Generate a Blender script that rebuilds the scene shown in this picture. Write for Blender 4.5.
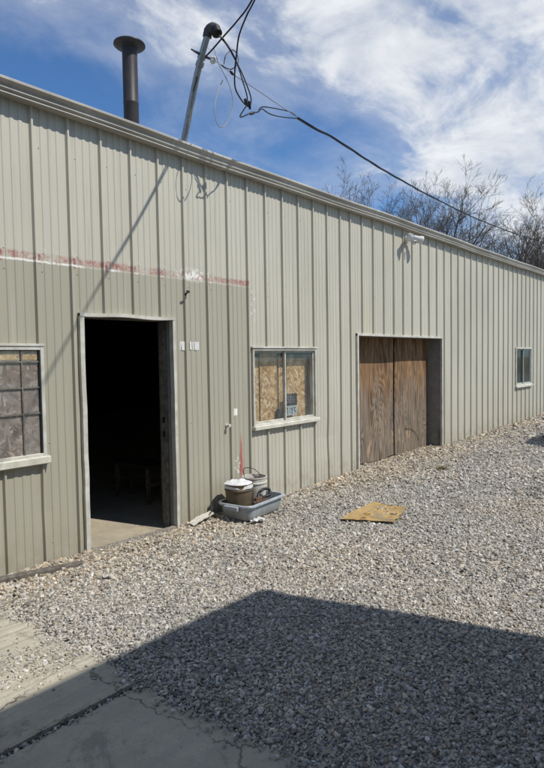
import bpy, bmesh, math, random
import numpy as np
from mathutils import Vector, Matrix, noise as mnoise

# ------------------------------------------------------------------ clear
for o in list(bpy.data.objects): bpy.data.objects.remove(o)
scene = bpy.context.scene
col = scene.collection
R = math.radians

# ------------------------------------------------------------------ camera
cam_d = bpy.data.cameras.new('camera'); cam = bpy.data.objects.new('camera', cam_d); col.objects.link(cam)
cam_d.sensor_width = 36; cam_d.sensor_fit = 'VERTICAL'; cam_d.sensor_height = 36
cam_d.lens = 36 * 565 / 768; cam_d.clip_start = .05; cam_d.clip_end = 2000
yaw, pitch, roll = .71889373, .04596156, -.01590538
F = Vector((math.cos(yaw)*math.cos(pitch), math.sin(yaw)*math.cos(pitch), -math.sin(pitch)))
R0 = Vector((math.sin(yaw), -math.cos(yaw), 0)); U0 = R0.cross(F)
Rv = math.cos(roll)*R0 + math.sin(roll)*U0; Uv = -math.sin(roll)*R0 + math.cos(roll)*U0
m4 = Matrix((Rv, Uv, -F)).transposed().to_4x4(); m4.translation = Vector((0, -4.39457, 1.6))
cam.matrix_world = m4
scene.camera = cam

# ------------------------------------------------------------------ sun, sky, exposure
SUN_AZ, SUN_EL = R(16), R(53.4)           # azimuth measured from the wall's normal, towards +x
S = Vector((math.cos(SUN_EL)*math.sin(SUN_AZ), -math.cos(SUN_EL)*math.cos(SUN_AZ), math.sin(SUN_EL)))
sd = bpy.data.lights.new('sun', 'SUN'); so = bpy.data.objects.new('sun', sd); col.objects.link(so)
sd.energy = 4.9; sd.angle = R(.53); sd.color = (1, .965, .9)
so.rotation_euler = S.to_track_quat('Z', 'Y').to_euler(); so.location = S * 60
world = bpy.data.worlds.new('World'); scene.world = world; world.use_nodes = True

class NT:
    """tiny helper that writes shader node trees"""
    def __init__(s, nt): s.t = nt; s.n = nt.nodes; s.l = nt.links
    def node(s, typ, props=None, **inp):
        n = s.n.new(typ)
        for k, v in (props or {}).items(): setattr(n, k, v)
        for k, v in inp.items():
            key = int(k[1:]) if k[0] == 'i' and k[1:].isdigit() else k.replace('_', ' ')
            s.put(n.inputs[key], v)
        return n
    def put(s, sock, v):
        if isinstance(v, X): v = v.s
        if isinstance(v, bpy.types.NodeSocket): s.l.new(v, sock)
        elif v is not None: sock.default_value = v
    def math(s, op, a, b=0.0, c=0.0):
        n = s.node('ShaderNodeMath', {'operation': op}, i0=a, i1=b)
        if op in ('MULTIPLY_ADD', 'SMOOTH_MIN', 'COMPARE'): s.put(n.inputs[2], c)
        return X(s, n.outputs[0])
    def smooth(s, v, a, b):
        n = s.node('ShaderNodeMapRange', {'interpolation_type': 'SMOOTHSTEP'}, i0=v, i1=a, i2=b, i3=0.0, i4=1.0)
        return X(s, n.outputs[0])
    def pos(s):
        g = s.node('ShaderNodeNewGeometry'); q = s.node('ShaderNodeSeparateXYZ', i0=g.outputs['Position'])
        return X(s, q.outputs[0]), X(s, q.outputs[1]), X(s, q.outputs[2]), g.outputs['Position']
    def vec(s, x, y, z):
        return s.node('ShaderNodeCombineXYZ', i0=x, i1=y, i2=z).outputs[0]
    def noise(s, v, scale, detail=4, rough=.55, dist=0.0):
        n = s.node('ShaderNodeTexNoise', None, Vector=v, Scale=scale, Detail=detail, Roughness=rough, Distortion=dist)
        return X(s, n.outputs[0])
    def vor(s, v, scale, feature='F1', out=0, rnd=1.0):
        n = s.node('ShaderNodeTexVoronoi', {'feature': feature}, Vector=v, Scale=scale, Randomness=rnd)
        return n.outputs[out]
    def mix(s, f, a, b, mode='MIX'):
        n = s.node('ShaderNodeMix', {'data_type': 'RGBA', 'blend_type': mode}, i0=f)
        s.put(n.inputs[6], c4(a)); s.put(n.inputs[7], c4(b)); return n.outputs[2]
    def ramp(s, v, stops):
        n = s.node('ShaderNodeValToRGB', None, i0=v); e = n.color_ramp.elements
        while len(e) < len(stops): e.new(.5)
        for el, (p, c) in zip(e, stops): el.position = p; el.color = c4(c)
        return n.outputs[0]
    def bump(s, h, strength=.3, dist=.01, nrm=None):
        n = s.node('ShaderNodeBump', None, Strength=strength, Distance=dist, Height=h)
        if nrm is not None: s.put(n.inputs['Normal'], nrm)
        return n.outputs[0]
def c4(c):
    if isinstance(c, (tuple, list)) and len(c) == 3: return (*c, 1)
    if isinstance(c, (int, float)): return (c, c, c, 1)
    return c
class X:
    def __init__(s, t, sock): s.t = t; s.s = sock
    def __add__(s, o): return s.t.math('ADD', s, o)
    def __radd__(s, o): return s.t.math('ADD', s, o)
    def __sub__(s, o): return s.t.math('SUBTRACT', s, o)
    def __rsub__(s, o): return s.t.math('SUBTRACT', o, s)
    def __mul__(s, o): return s.t.math('MULTIPLY', s, o)
    def __rmul__(s, o): return s.t.math('MULTIPLY', s, o)
    def __truediv__(s, o): return s.t.math('DIVIDE', s, o)
    def lt(s, o): return s.t.math('LESS_THAN', s, o)
    def gt(s, o): return s.t.math('GREATER_THAN', s, o)
    def max(s, o): return s.t.math('MAXIMUM', s, o)
    def min(s, o): return s.t.math('MINIMUM', s, o)
    def abs(s): return s.t.math('ABSOLUTE', s)
    def frac(s): return s.t.math('FRACT', s)

W = NT(world.node_tree); W.n.clear()
sky = W.node('ShaderNodeTexSky', {'sky_type': 'NISHITA', 'sun_disc': False, 'sun_elevation': SUN_EL,
     'sun_rotation': math.atan2(S.x, S.y), 'altitude': 200, 'air_density': 1.0, 'dust_density': .6, 'ozone_density': 1.6})
tc = W.node('ShaderNodeTexCoord')
sp = W.node('ShaderNodeSeparateXYZ', i0=tc.outputs['Generated'])
dx, dy, dz = (X(W, sp.outputs[k]) for k in range(3))
den = dz.max(.0) + .22
cu, cv = dx / den, dy / den
CLOUD = (80.5, 1.0, 3.0)
cvec = W.vec(cu * .75 + CLOUD[0], cv * 1.0 + CLOUD[1], CLOUD[2])
big = W.noise(cvec, .95, 2, .45, .1)
wisp = W.noise(W.vec(cu * .8 + cv * .5 + CLOUD[0], cv * 1.5 - cu * .3 + CLOUD[1], 3.3), 1.9, 9, .6, .55)
puff = W.noise(W.vec(cu + 4.0, cv + 2.0, 9.1), 4.2, 8, .6, .35)
dens = big * 1.75 + wisp * .85 + puff * .42
cl = W.smooth(dens, 1.52, 1.80)
thin = W.smooth(dens, 1.28, 1.80) * .40
cfac = (cl * .92).max(thin) * W.smooth(dz, -.02, .12)
body = W.mix(W.smooth(puff, .35, .7), (5.6, 6.0, 6.6), (8.3, 8.4, 8.5))
blue = W.mix(1.0, sky.outputs[0], (.56, .86, 1.16), 'MULTIPLY')
skyc = W.mix(cfac, blue, body)
bg = W.node('ShaderNodeBackground', None, Color=skyc, Strength=.115)
wo = W.node('ShaderNodeOutputWorld', None, Surface=bg.outputs[0])
scene.view_settings.view_transform = 'Standard'; scene.view_settings.look = 'None'
scene.view_settings.exposure = 0; scene.view_settings.gamma = 1
scene.view_settings.use_curve_mapping = False
scene.render.engine = 'CYCLES'
scene.cycles.max_bounces = 8; scene.cycles.transparent_max_bounces = 12

# ------------------------------------------------------------------ mesh helpers
rnd = random.Random(7)
class MB:
    def __init__(s): s.v = []; s.f = []; s.sm = []; s.off = Vector((0, 0, 0))
    def add(s, vs, fs, smooth=False):
        o = len(s.v); s.v += [tuple(v) for v in vs]
        s.f += [tuple(i + o for i in f) for f in fs]; s.sm += [smooth] * len(fs); return s
    def box(s, x0, x1, y0, y1, z0, z1, b=0.0, M=None):
        if b <= 0:
            vs = [(x, y, z) for x in (x0, x1) for y in (y0, y1) for z in (z0, z1)]
            fs = [(0, 1, 3, 2), (4, 6, 7, 5), (0, 4, 5, 1), (2, 3, 7, 6), (0, 2, 6, 4), (1, 5, 7, 3)]
        else:
            bm = bmesh.new(); bmesh.ops.create_cube(bm, size=1)
            bmesh.ops.scale(bm, vec=(x1-x0, y1-y0, z1-z0), verts=bm.verts)
            bmesh.ops.translate(bm, vec=((x0+x1)/2, (y0+y1)/2, (z0+z1)/2), verts=bm.verts)
            bmesh.ops.bevel(bm, geom=bm.edges[:], offset=b, segments=1, affect='EDGES')
            bm.verts.index_update(); vs = [v.co.copy() for v in bm.verts]; fs = [[v.index for v in f.verts] for f in bm.faces]; bm.free()
        if M is not None: vs = [M @ Vector(v) for v in vs]
        return s.add(vs, fs)
    def tube(s, pts, rad, n=8, cap=True, smooth=True):
        pts = [Vector(p) for p in pts]
        if not isinstance(rad, (list, tuple)): rad = [rad] * len(pts)
        vs = []; up = None
        for i, p in enumerate(pts):
            d = (pts[min(i+1, len(pts)-1)] - pts[max(i-1, 0)])
            if d.length < 1e-9: d = Vector((0, 0, 1))
            d.normalize()
            if up is None: up = Vector((1, 0, 0)) if abs(d.x) < .8 else Vector((0, 1, 0))
            a = d.cross(up); 
            if a.length < 1e-4: a = d.cross(Vector((0, 1, .3)))
            a.normalize(); b = d.cross(a).normalized(); up = b.cross(d) if False else -b.cross(d) if False else up
            for k in range(n):
                t = 2*math.pi*k/n; vs.append(p + (a*math.cos(t) + b*math.sin(t))*rad[i])
        fs = [(i*n+k, i*n+(k+1) % n, (i+1)*n+(k+1) % n, (i+1)*n+k) for i in range(len(pts)-1) for k in range(n)]
        s.add(vs, fs, smooth)
        if cap:
            o = len(s.v) - len(vs); s.f += [tuple(o+k for k in range(n))[::-1], tuple(o+(len(pts)-1)*n+k for k in range(n))]; s.sm += [False, False]
        return s
    def lathe(s, prof, c, n=28, M=None, smooth=True):
        vs = []
        for r, z in prof:
            for k in range(n):
                t = 2*math.pi*k/n; v = Vector((r*math.cos(t), r*math.sin(t), z))
                vs.append((M @ v if M is not None else v) + Vector(c))
        fs = [(i*n+k, i*n+(k+1) % n, (i+1)*n+(k+1) % n, (i+1)*n+k) for i in range(len(prof)-1) for k in range(n)]
        return s.add(vs, fs, smooth)
    def grid(s, rows, smooth=True, closed=False):
        nr, nc = len(rows), len(rows[0]); vs = [v for r in rows for v in r]
        cc = nc if closed else nc-1
        fs = [(i*nc+k, i*nc+(k+1) % nc, (i+1)*nc+(k+1) % nc, (i+1)*nc+k) for i in range(nr-1) for k in range(cc)]
        return s.add(vs, fs, smooth)
    def build(s, name, mat, parent=None, loc=None):
        me = bpy.data.meshes.new(name); me.from_pydata(s.v, [], s.f); me.update()
        me.polygons.foreach_set('use_smooth', s.sm)
        if any(s.sm): me.set_sharp_from_angle(angle=R(42))
        o = bpy.data.objects.new(name, me); col.objects.link(o)
        if mat is not None: me.materials.append(mat)
        if parent is not None: o.parent = parent
        if loc is not None: o.location = loc
        return o
def tag(o, label=None, cat=None, group=None, kind=None):
    if label: o['label'] = label
    if cat: o['category'] = cat
    if group: o['group'] = group
    if kind: o['kind'] = kind
    return o
def empty(name, loc=(0, 0, 0), rz=0.0):
    o = bpy.data.objects.new(name, None); col.objects.link(o); o.location = loc; o.rotation_euler = (0, 0, rz)
    o.empty_display_size = .2; return o
def rebase(root, loc):
    """parts were written in world coordinates: move the root to its base and keep the parts where they are"""
    root.location = loc; bpy.context.view_layer.update()
    inv = Matrix.Translation(-Vector(loc))
    for c in root.children: c.matrix_parent_inverse = inv
def spline(pts, k=8):
    pts = [Vector(p) for p in pts]; out = []
    for i in range(len(pts)-1):
        p0, p1, p2, p3 = pts[max(i-1, 0)], pts[i], pts[i+1], pts[min(i+2, len(pts)-1)]
        for j in range(k):
            t = j/k
            out.append(.5*((2*p1)+(p2-p0)*t+(2*p0-5*p1+4*p2-p3)*t*t+(3*p1-p0-3*p2+p3)*t**3))
    out.append(pts[-1]); return out

# ------------------------------------------------------------------ materials
def mat(name):
    m = bpy.data.materials.new(name); m.use_nodes = True; t = NT(m.node_tree); t.n.clear()
    t.out = t.node('ShaderNodeOutputMaterial'); return m, t
def finish(t, color, rough=.7, bump=None, spec=.35, metal=0.0, trans=None):
    b = t.node('ShaderNodeBsdfPrincipled')
    t.put(b.inputs['Base Color'], c4(color)); t.put(b.inputs['Roughness'], rough)
    t.put(b.inputs['Specular IOR Level'], spec); t.put(b.inputs['Metallic'], metal)
    if bump is not None: t.put(b.inputs['Normal'], bump)
    t.l.new(b.outputs[0], t.out.inputs[0]); return b
def simple(name, c, rough=.7, var=.25, scale=14, bs=.15, spec=.3, metal=0.0, c2=None, obj=False):
    m, t = mat(name); *_, p = t.pos()
    if obj: p = t.node('ShaderNodeTexCoord').outputs['Object']
    n = t.noise(p, scale, 6, .6); n2 = t.noise(p, scale*7, 4, .6)
    k = t.smooth(n, .3, .72)
    dark = tuple(x*(1-var) for x in c)
    cc = t.mix(k, c2 or dark, c); cc = t.mix(n2*.25, cc, tuple(x*.6 for x in c))
    finish(t, cc, rough, t.bump(n2, bs, .004), spec, metal); return m

def wall_paint():
    m, t = mat('painted ribbed steel'); x, y, z, p = t.pos()
    oi = t.node('ShaderNodeObjectInfo'); orr = X(t, oi.outputs['Random'])
    low = t.smooth(z, 2.405, 2.385) * t.smooth(x, 4.72, 4.60)
    c = t.mix(low, (.455, .43, .35), (.325, .307, .235))
    # panel to panel change, broad fading, streaks that run down the sheet
    c = t.mix((orr - .5).abs() * .22, c, (.45, .435, .37))
    big = t.noise(t.vec(x * .6, y, z * .45), 1.0, 4, .6)
    c = t.mix(t.smooth(big, .35, .7) * .40, c, (.335, .312, .245))
    st = t.noise(t.vec(x * 16, 0.0, z * .55), 1.0, 5, .65)
    c = t.mix(t.smooth(st, .50, .74) * .42, c, (.255, .238, .18))
    st2 = t.noise(t.vec(x * 9 + 31, 0.0, z * .35), 1.0, 4, .6)
    c = t.mix(t.smooth(st2, .55, .8) * .35, c, (.56, .55, .48))
    yel = t.noise(t.vec(x * 2.2 + 7, 0.0, z * .2), 1.0, 3, .6)
    c = t.mix(t.smooth(yel, .58, .75) * .3 * t.smooth(x, 5.8, 6.4), c, (.52, .47, .30))
    fine = t.noise(p, 60, 6, .65)
    c = t.mix(t.smooth(fine, .58, .78) * .22, c, (.25, .24, .19))
    # splashed dirt and scuffs along the foot
    foot = t.smooth(z, .38, -.08) * t.smooth(t.noise(p, 7, 5, .65), .3, .72)
    c = t.mix(foot * .62, c, (.25, .215, .155))
    scuff = t.smooth(t.noise(t.vec(x * 3, 0.0, z * 9), 1.6, 8, .7), .66, .70) * t.smooth(z, 1.3, .5)
    c = t.mix(scuff * .35, c, (.60, .59, .53))
    # faded red stripe with paint flaking to white
    band = t.smooth(z - t.noise(t.vec(x * 2.0, 0.0, 0.0), 1.0) * .03, 2.385, 2.398) * t.smooth(z - t.noise(t.vec(x * 5, 2.0, 0.0), 1.0) * .05, 2.455, 2.425) * t.smooth(x, 4.645, 4.635)
    rn = t.noise(p, 26, 6, .7)
    strong = t.smooth(x, 4.17, 4.21) * .30
    gap = t.smooth(t.noise(t.vec(x * 4.5, 1.0, z * 3), 1.0, 5, .7), .40, .56)
    c = t.mix(band * ((t.smooth(rn, .42, .58) * .55 + .26) * (gap * .75 + .25 + strong * 2.0).min(1.0)), c, (.30, .095, .08))
    spot = t.smooth(((x - 1.905) / .3048).frac(), .10, .03) * t.smooth((z - 2.42).abs(), .055, .03) * t.smooth(rn, .40, .52)
    c = t.mix(spot * .8 * t.smooth(x, 4.66, 4.6), c, (.20, .05, .04))
    edge = t.smooth((z - 2.385 - t.noise(t.vec(x * 7, 5.0, 0.0), 1.0, 4, .7) * .030).abs(), .013, .004) * t.smooth(t.noise(t.vec(x * 5.0, 0.0, 8.0), 1.0, 4, .7) + t.smooth(x, 2.9, 2.2) * .12, .50, .58) * t.smooth(rn, .36, .46) * t.smooth(x, 4.6, 3.9)
    peel = t.smooth(t.noise(t.vec(x * 22, 4.0, z * 13), 1.0, 6, .7) + t.smooth((x - 3.82).abs(), .22, .06) * .10, .57, .61) * t.smooth((z - 2.45).abs(), .085, .02) * (t.smooth(t.noise(t.vec(x * 1.7, 9.0, 0.0), 1.0, 2), .45, .6) + t.smooth((x - 3.82).abs(), .26, .1)).min(1.0) * t.smooth(x, 4.66, 4.6)
    col2 = t.smooth(t.noise(t.vec(x * 30, 6.0, z * 16), 1.0, 6, .7), .56, .61) * t.smooth((x - 4.69 - t.noise(t.vec(0.0, 1.0, z * 5), 1.0) * .06).abs(), .05, .015) * t.smooth(z, 1.85, 1.98) * t.smooth(z, 2.6, 2.35)
    c = t.mix((edge * .85).max(peel * .9).max(col2 * .85), c, (.74, .73, .68))
    # a vertical splash of red paint, pale flakes around it
    wv = t.noise(t.vec(0.0, 3.0, z * 9), 1.0, 3) * .035
    sx = (x - 4.462 - wv).abs()
    rs = t.smooth(sx - t.smooth(z, .8, .3) * .017, .016, .006) * t.smooth(z, .24, .36) * t.smooth(z, .82, .62) * t.smooth(rn, .28, .42)
    c = t.mix(rs * .85, c, (.36, .075, .07))
    ws = t.smooth((x - 4.42).abs(), .06, .02) * t.smooth(z, .28, .36) * t.smooth(z, .56, .46) * t.smooth(t.noise(p, 20, 5, .7), .52, .58)
    c = t.mix(ws * .8, c, (.74, .73, .68))
    wp = t.smooth((x - 4.405).abs() + t.noise(p, 40, 3) * .02, .04, .032) * t.smooth((z - 1.012).abs() + t.noise(p, 33, 3) * .02, .052, .042)
    c = t.mix(wp * .9, c, (.78, .77, .72))
    # two long scratches on the far stretch of the wall
    b = t.bump(fine, .12, .003)
    finish(t, c, t.math('MULTIPLY_ADD', fine, .25, .42), b, .35); return m
M_wall = wall_paint()

M_trim = simple('off white trim', (.58, .565, .50), .5, .3, 9, .1, c2=(.40, .375, .31))
M_sill = simple('cream sill', (.60, .58, .49), .55, .25, 11, .1, c2=(.44, .41, .33))
def gutter_mat():
    m, t = mat('gutter enamel'); x, y, z, p = t.pos()
    n = t.noise(t.vec(x * 1.2, y * 6, z * 6), 1.0, 5, .6)
    c = t.mix(t.smooth(n, .35, .7), (.47, .445, .39), (.31, .29, .245))
    st = t.noise(t.vec(x * 22, 0.0, z * 2), 1.0, 4, .65)
    c = t.mix(t.smooth(st, .5, .75) * .45, c, (.22, .20, .165))
    finish(t, c, .45, t.bump(n, .05, .004), .4); return m
M_gut = gutter_mat()
M_roof = simple('galvanised roof', (.42, .42, .40), .45, .2, 3, .05, metal=.4)
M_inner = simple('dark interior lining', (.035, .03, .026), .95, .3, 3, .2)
M_black = simple('black stove pipe', (.028, .026, .028), .5, .35, 6, .1, c2=(.05, .04, .038))
M_galv = simple('galvanised conduit', (.36, .37, .37), .38, .3, 25, .08, spec=.5, metal=.65)
M_dgrey = simple('dark grey fitting', (.07, .07, .072), .55, .3, 30, .1)
M_cable = simple('black cable jacket', (.012, .012, .013), .5, .2, 30, .05)
M_cgrey = simple('bare aluminium cable', (.26, .27, .28), .55, .1, 3, .0)
M_jamb = simple('weathered grey jamb', (.19, .175, .145), .8, .4, 18, .3, c2=(.085, .075, .06))
M_jambm = simple('grey recess lining', (.24, .235, .205), .7, .25, 10, .12)
M_white = simple('white plastic', (.68, .67, .63), .45, .15, 18, .06)
M_lens = simple('lamp lens', (.75, .76, .76), .12, .1, 18, .02, spec=.6)
M_rust = simple('rusty steel', (.13, .065, .04), .85, .4, 30, .4, c2=(.06, .04, .03))

def concrete(name, base, dark, scale=1.0, stain=.5):
    m, t = mat(name); x, y, z, p = t.pos()
    a = t.noise(p, 1.3*scale, 6, .6); b = t.noise(p, 9*scale, 6, .65); f = t.noise(p, 140, 4, .7)
    c = t.mix(t.smooth(a, .3, .7), base, tuple(q*.78 for q in base))
    c = t.mix(t.smooth(b, .45, .75)*.4, c, tuple(q*1.2 for q in base))
    sp_ = t.smooth(t.noise(p, 3.6*scale, 8, .72, .8), .555, .64)
    c = t.mix(sp_*stain, c, dark)
    sp2 = t.smooth(X(t, t.vor(p, 8.0)), .10, .05)*t.smooth(t.noise(p, 3.1), .52, .6)
    c = t.mix(sp2*.7, c, tuple(q*.7 for q in dark))
    c = t.mix(t.smooth(f, .45, .75)*.5, c, tuple(q*.5 for q in base))
    d_ = t.noise(p, 22*scale, 6, .7)
    c = t.mix(t.smooth(d_, .54, .70)*.45, c, tuple(q*.62 for q in base))
    ck = t.node('ShaderNodeTexVoronoi', {'feature': 'DISTANCE_TO_EDGE'}, Vector=t.vec(x + b*.25, y + d_*.12, 0.0), Scale=.9)
    crk = t.smooth(X(t, ck.outputs[0]), .006, .001)*t.smooth(a, .42, .55)
    c = t.mix(crk*.75, c, tuple(q*.4 for q in dark))
    finish(t, c, .9, t.bump(f*.6+b*.8+d_*.5-crk*2.0, .7, .006), .2); return m
M_conc = concrete('weathered concrete', (.425, .385, .305), (.17, .15, .12))
M_floor = concrete('shop floor concrete', (.40, .345, .255), (.2, .16, .11), 1.4)
M_joint = simple('dirt filled joint', (.06, .052, .042), .95, .4, 40, .8)

def gravel_ground():
    m, t = mat('crushed stone bed'); x, y, z, p = t.pos()
    v = t.node('ShaderNodeTexVoronoi', None, Vector=p, Scale=46.0)
    rv = t.node('ShaderNodeSeparateColor', None, i0=v.outputs['Color'])
    v2 = t.node('ShaderNodeTexVoronoi', None, Vector=p, Scale=110.0)
    c = t.ramp(X(t, rv.outputs[0]), [(0, (.14, .13, .12)), (.35, (.28, .265, .24)), (.7, (.41, .395, .36)), (1, (.58, .56, .52))])
    c = t.mix(t.smooth(X(t, v.outputs[0]), .35, .75)*.6, c, (.09, .08, .07))
    big = t.noise(p, .8, 4)
    tan = t.smooth(y + big*.8, -.75, .3)
    c = t.mix(tan*.5, c, (.30, .25, .18))
    far = t.smooth(x*x + y*y, 900.0, 4000.0)
    c = t.mix(far, c, (.17, .155, .10))
    h = X(t, v.outputs[0])*-1.0 + X(t, v2.outputs[0])*-.4
    finish(t, c, .95, t.bump(h, 1.0, .02), .15); return m
M_ground = gravel_ground()
def stone_mat():
    m, t = mat('limestone gravel')
    a = t.node('ShaderNodeAttribute', {'attribute_type': 'INSTANCER', 'attribute_name': 'tone'})
    b = t.node('ShaderNodeAttribute', {'attribute_type': 'INSTANCER', 'attribute_name': 'tan'})
    tc_ = t.node('ShaderNodeTexCoord')
    n = t.noise(tc_.outputs['Object'], 2.2, 5, .65)
    c = t.ramp(X(t, a.outputs['Fac']), [(0, (.09, .085, .08)), (.2, (.24, .228, .205)), (.5, (.41, .388, .348)), (.82, (.55, .525, .475)), (1, (.76, .745, .71))])
    c = t.mix(X(t, b.outputs['Fac']), c, t.mix(1.0, c, (1.06, .86, .60), 'MULTIPLY'))
    c = t.mix(t.smooth(n, .42, .72)*.45, c, t.mix(1.0, c, (.55, .53, .5), 'MULTIPLY'))
    finish(t, c, .92, t.bump(n, .4, .2), .2); return m
M_stone = stone_mat()

def osb(name, weather, warm):
    m, t = mat(name); x, y, z, p = t.pos()
    wob = t.noise(p, 9.0, 3)
    def layer(ang, sx, sz, seed):
        ca, sa = math.cos(ang), math.sin(ang)
        u = (x*ca + z*sa)*sx + wob*1.5 + seed; w = (z*ca - x*sa)*sz + wob*1.1
        return t.node('ShaderNodeTexVoronoi', None, Vector=t.vec(u, w, seed), Scale=1.0)
    l1, l2, l3 = layer(.5, 12, 46, 0.0), layer(-.7, 14, 52, 5.0), layer(1.45, 12, 44, 9.0)
    s1 = X(t, t.node('ShaderNodeSeparateColor', None, i0=l1.outputs['Color']).outputs[0])
    s2 = X(t, t.node('ShaderNodeSeparateColor', None, i0=l2.outputs['Color']).outputs[1])
    s3 = X(t, t.node('ShaderNodeSeparateColor', None, i0=l3.outputs['Color']).outputs[2])
    q = t.noise(p, 11, 3)
    sel = t.smooth(q, .45, .5); sel2 = t.smooth(t.noise(p, 14, 3, .5, .5), .52, .56)
    val = s1*(1.0-sel) + s2*sel; val = val*(1.0-sel2) + s3*sel2
    c = t.ramp(val, [(0, warm[0]), (.45, warm[1]), (.8, warm[2]), (1, warm[3])])
    w_ = t.noise(t.vec(x*3, y, z*1.3), 2.0, 5, .6)
    c = t.mix(t.smooth(w_, .3, .75)*weather, c, (.25, .215, .19))
    finish(t, c, .75, t.bump(val, .35, .004), .25); return m
M_osb = osb('oriented strand board', .12, [(.27, .13, .045), (.50, .29, .11), (.66, .43, .20), (.80, .62, .38)])
M_osbw = osb('weathered strand board', .62, [(.12, .075, .055), (.24, .165, .125), (.34, .25, .20), (.50, .41, .35)])

def plywood():
    m, t = mat('weathered plywood'); x, y, z, p = t.pos()
    oi = t.node('ShaderNodeObjectInfo'); sh = X(t, oi.outputs['Random'])*9.0
    wx = x + t.noise(t.vec(x*2+sh, 0.0, z*.9), 1.0, 3)*.12
    g = t.noise(t.vec(wx*36+sh, 0.0, z*1.6), 1.0, 8, .75, .6)
    g2 = t.noise(t.vec(wx*7+sh, 0.0, z*.6), 1.0, 6, .65, 1.2)
    ring = t.noise(t.vec(wx*3.2+sh, 0.0, z*.5), 1.0, 2, .5, 1.6)
    rg = t.math('SINE', ring*95.0)*.5+.5
    c = t.ramp(g*.84+rg*.16, [(.22, (.05, .028, .014)), (.42, (.165, .09, .042)), (.58, (.30, .175, .085)), (.78, (.44, .29, .16))])
    c = t.mix(t.smooth(g2, .40, .62)*.85, c, t.mix(1.0, c, (.48, .43, .40), 'MULTIPLY'))
    # grey weathering that climbs from the bottom where rain splashes
    wz = z + (t.noise(t.vec(x*5+sh, 0.0, z*1.4), 1.0, 6, .65)-.5)*3.2
    wea = t.smooth(wz, 1.75, .45)
    c = t.mix(wea*.80, c, t.mix(t.smooth(g*.82+rg*.18, .3, .66), (.06, .05, .04), (.235, .20, .16)))
    pale = t.smooth(t.noise(t.vec(x*6+sh, 2.0, z*2.2), 1.0, 5, .7), .56, .66)*t.smooth(z, 1.0, .35)
    c = t.mix(pale*.7, c, (.45, .30, .165))
    crack = t.smooth(t.noise(t.vec(wx*55+sh, 1.0, z*2.6), 1.0, 3, .6), .64, .72)
    c = t.mix(crack*.75, c, (.025, .017, .012))
    fl_ = t.smooth(t.noise(p, 32, 5, .7), .64, .69)*t.smooth(t.noise(p, 3.0, 2), .5, .62)
    c = t.mix(fl_*.6, c, (.42, .36, .28))
    finish(t, c, .82, t.bump(g - crack*.5, .5, .006), .2); return m
M_ply = plywood()
M_wood = simple('grey weathered timber', (.17, .15, .125), .9, .45, 26, .6, c2=(.07, .06, .05))

def glass(name, dirt, tint):
    m, t = mat(name); x, y, z, p = t.pos()
    tr = t.node('ShaderNodeBsdfTransparent', None, Color=c4(tint))
    gl = t.node('ShaderNodeBsdfGlossy', None, Color=(.95, .97, 1, 1), Roughness=.03)
    n = t.noise(t.vec(x*6, y, z*2), 1.0, 5, .6)
    gl.inputs['Normal'].default_value = (0, 0, 0)
    t.l.new(t.bump(t.noise(p, 2.0, 2), .04, .02), gl.inputs['Normal'])
    di = t.node('ShaderNodeBsdfDiffuse', None, Color=(.55, .54, .5, 1))
    fc = X(t, t.node('ShaderNodeLayerWeight', None, Blend=.5).outputs['Facing'])
    f5 = fc*fc*fc*fc*fc
    a = t.node('ShaderNodeMixShader', None, i0=f5*.95+.05, i1=tr.outputs[0], i2=gl.outputs[0])
    b = t.node('ShaderNodeMixShader', None, i0=t.smooth(n, .4, .8)*dirt+dirt*.25, i1=a.outputs[0], i2=di.outputs[0])
    t.l.new(b.outputs[0], t.out.inputs[0]); return m
M_glass = glass('dusty window glass', .09, (.93, .95, .95))
M_glass2 = glass('clear dark window glass', .05, (.35, .4, .42))

M_bark = simple('bare bark', (.15, .128, .108), .95, .3, 3, .2, c2=(.10, .085, .072))
M_tote = None
def tote_mat():
    m, t = mat('cloudy plastic tote'); x, y, z, p = t.pos()
    n = t.noise(p, 12, 6, .65)
    c = t.mix(t.smooth(n, .35, .7), (.36, .395, .42), (.27, .285, .29))
    c = t.mix(t.smooth(z, .07, -.05)*.5, c, (.27, .235, .18))
    b = finish(t, c, .42, t.bump(n, .08, .004), .4)
    b.inputs['Transmission Weight'].default_value = .12
    return m
M_tote = tote_mat()
M_bbuck = simple('tan brown bucket', (.145, .105, .06), .6, .3, 12, .1, c2=(.09, .065, .042))
M_wbuck = simple('dirty white bucket', (.60, .585, .54), .5, .2, 12, .1, c2=(.42, .38, .31))
M_bag = simple('white rag', (.62, .62, .61), .75, .15, 20, .1)
M_debris = simple('brown scrap', (.15, .085, .05), .9, .5, 30, .7, c2=(.05, .035, .03))
def mat_print():
    m, t = mat('printed cardboard'); x, y, z, p = t.pos()
    n = t.noise(p, 8, 5, .6)
    c = t.mix(t.smooth(n, .35, .65), (.36, .265, .135), (.22, .16, .095))
    v = t.node('ShaderNodeTexVoronoi', {'voronoi_dimensions': '2D'}, Vector=t.vec(x*5.6, y*6.5, 0.0), Scale=1.0, Randomness=.7)
    d = X(t, v.outputs[0]) + (t.noise(p, 30, 3)-.5)*.25
    c = t.mix(t.smooth(d, .55, .42)*.7, c, (.42, .275, .085))
    c = t.mix(t.smooth(d, .30, .20)*t.smooth(t.noise(p, 6.0, 2), .40, .55)*.9, c, (.09, .048, .026))
    c = t.mix(t.smooth(t.noise(p, 17, 5, .7), .52, .62)*.45, c, (.20, .13, .07))
    g = t.smooth(t.noise(p, 11, 3), .56, .62)*t.smooth(d, .4, .55)
    c = t.mix(g*.7, c, (.17, .20, .09))
    c = t.mix(t.smooth(t.noise(p, 50, 3), .6, .7)*.4, c, (.55, .52, .45))
    finish(t, c, .85, t.bump(n, .2, .004), .2); return m
M_print = mat_print()
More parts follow.
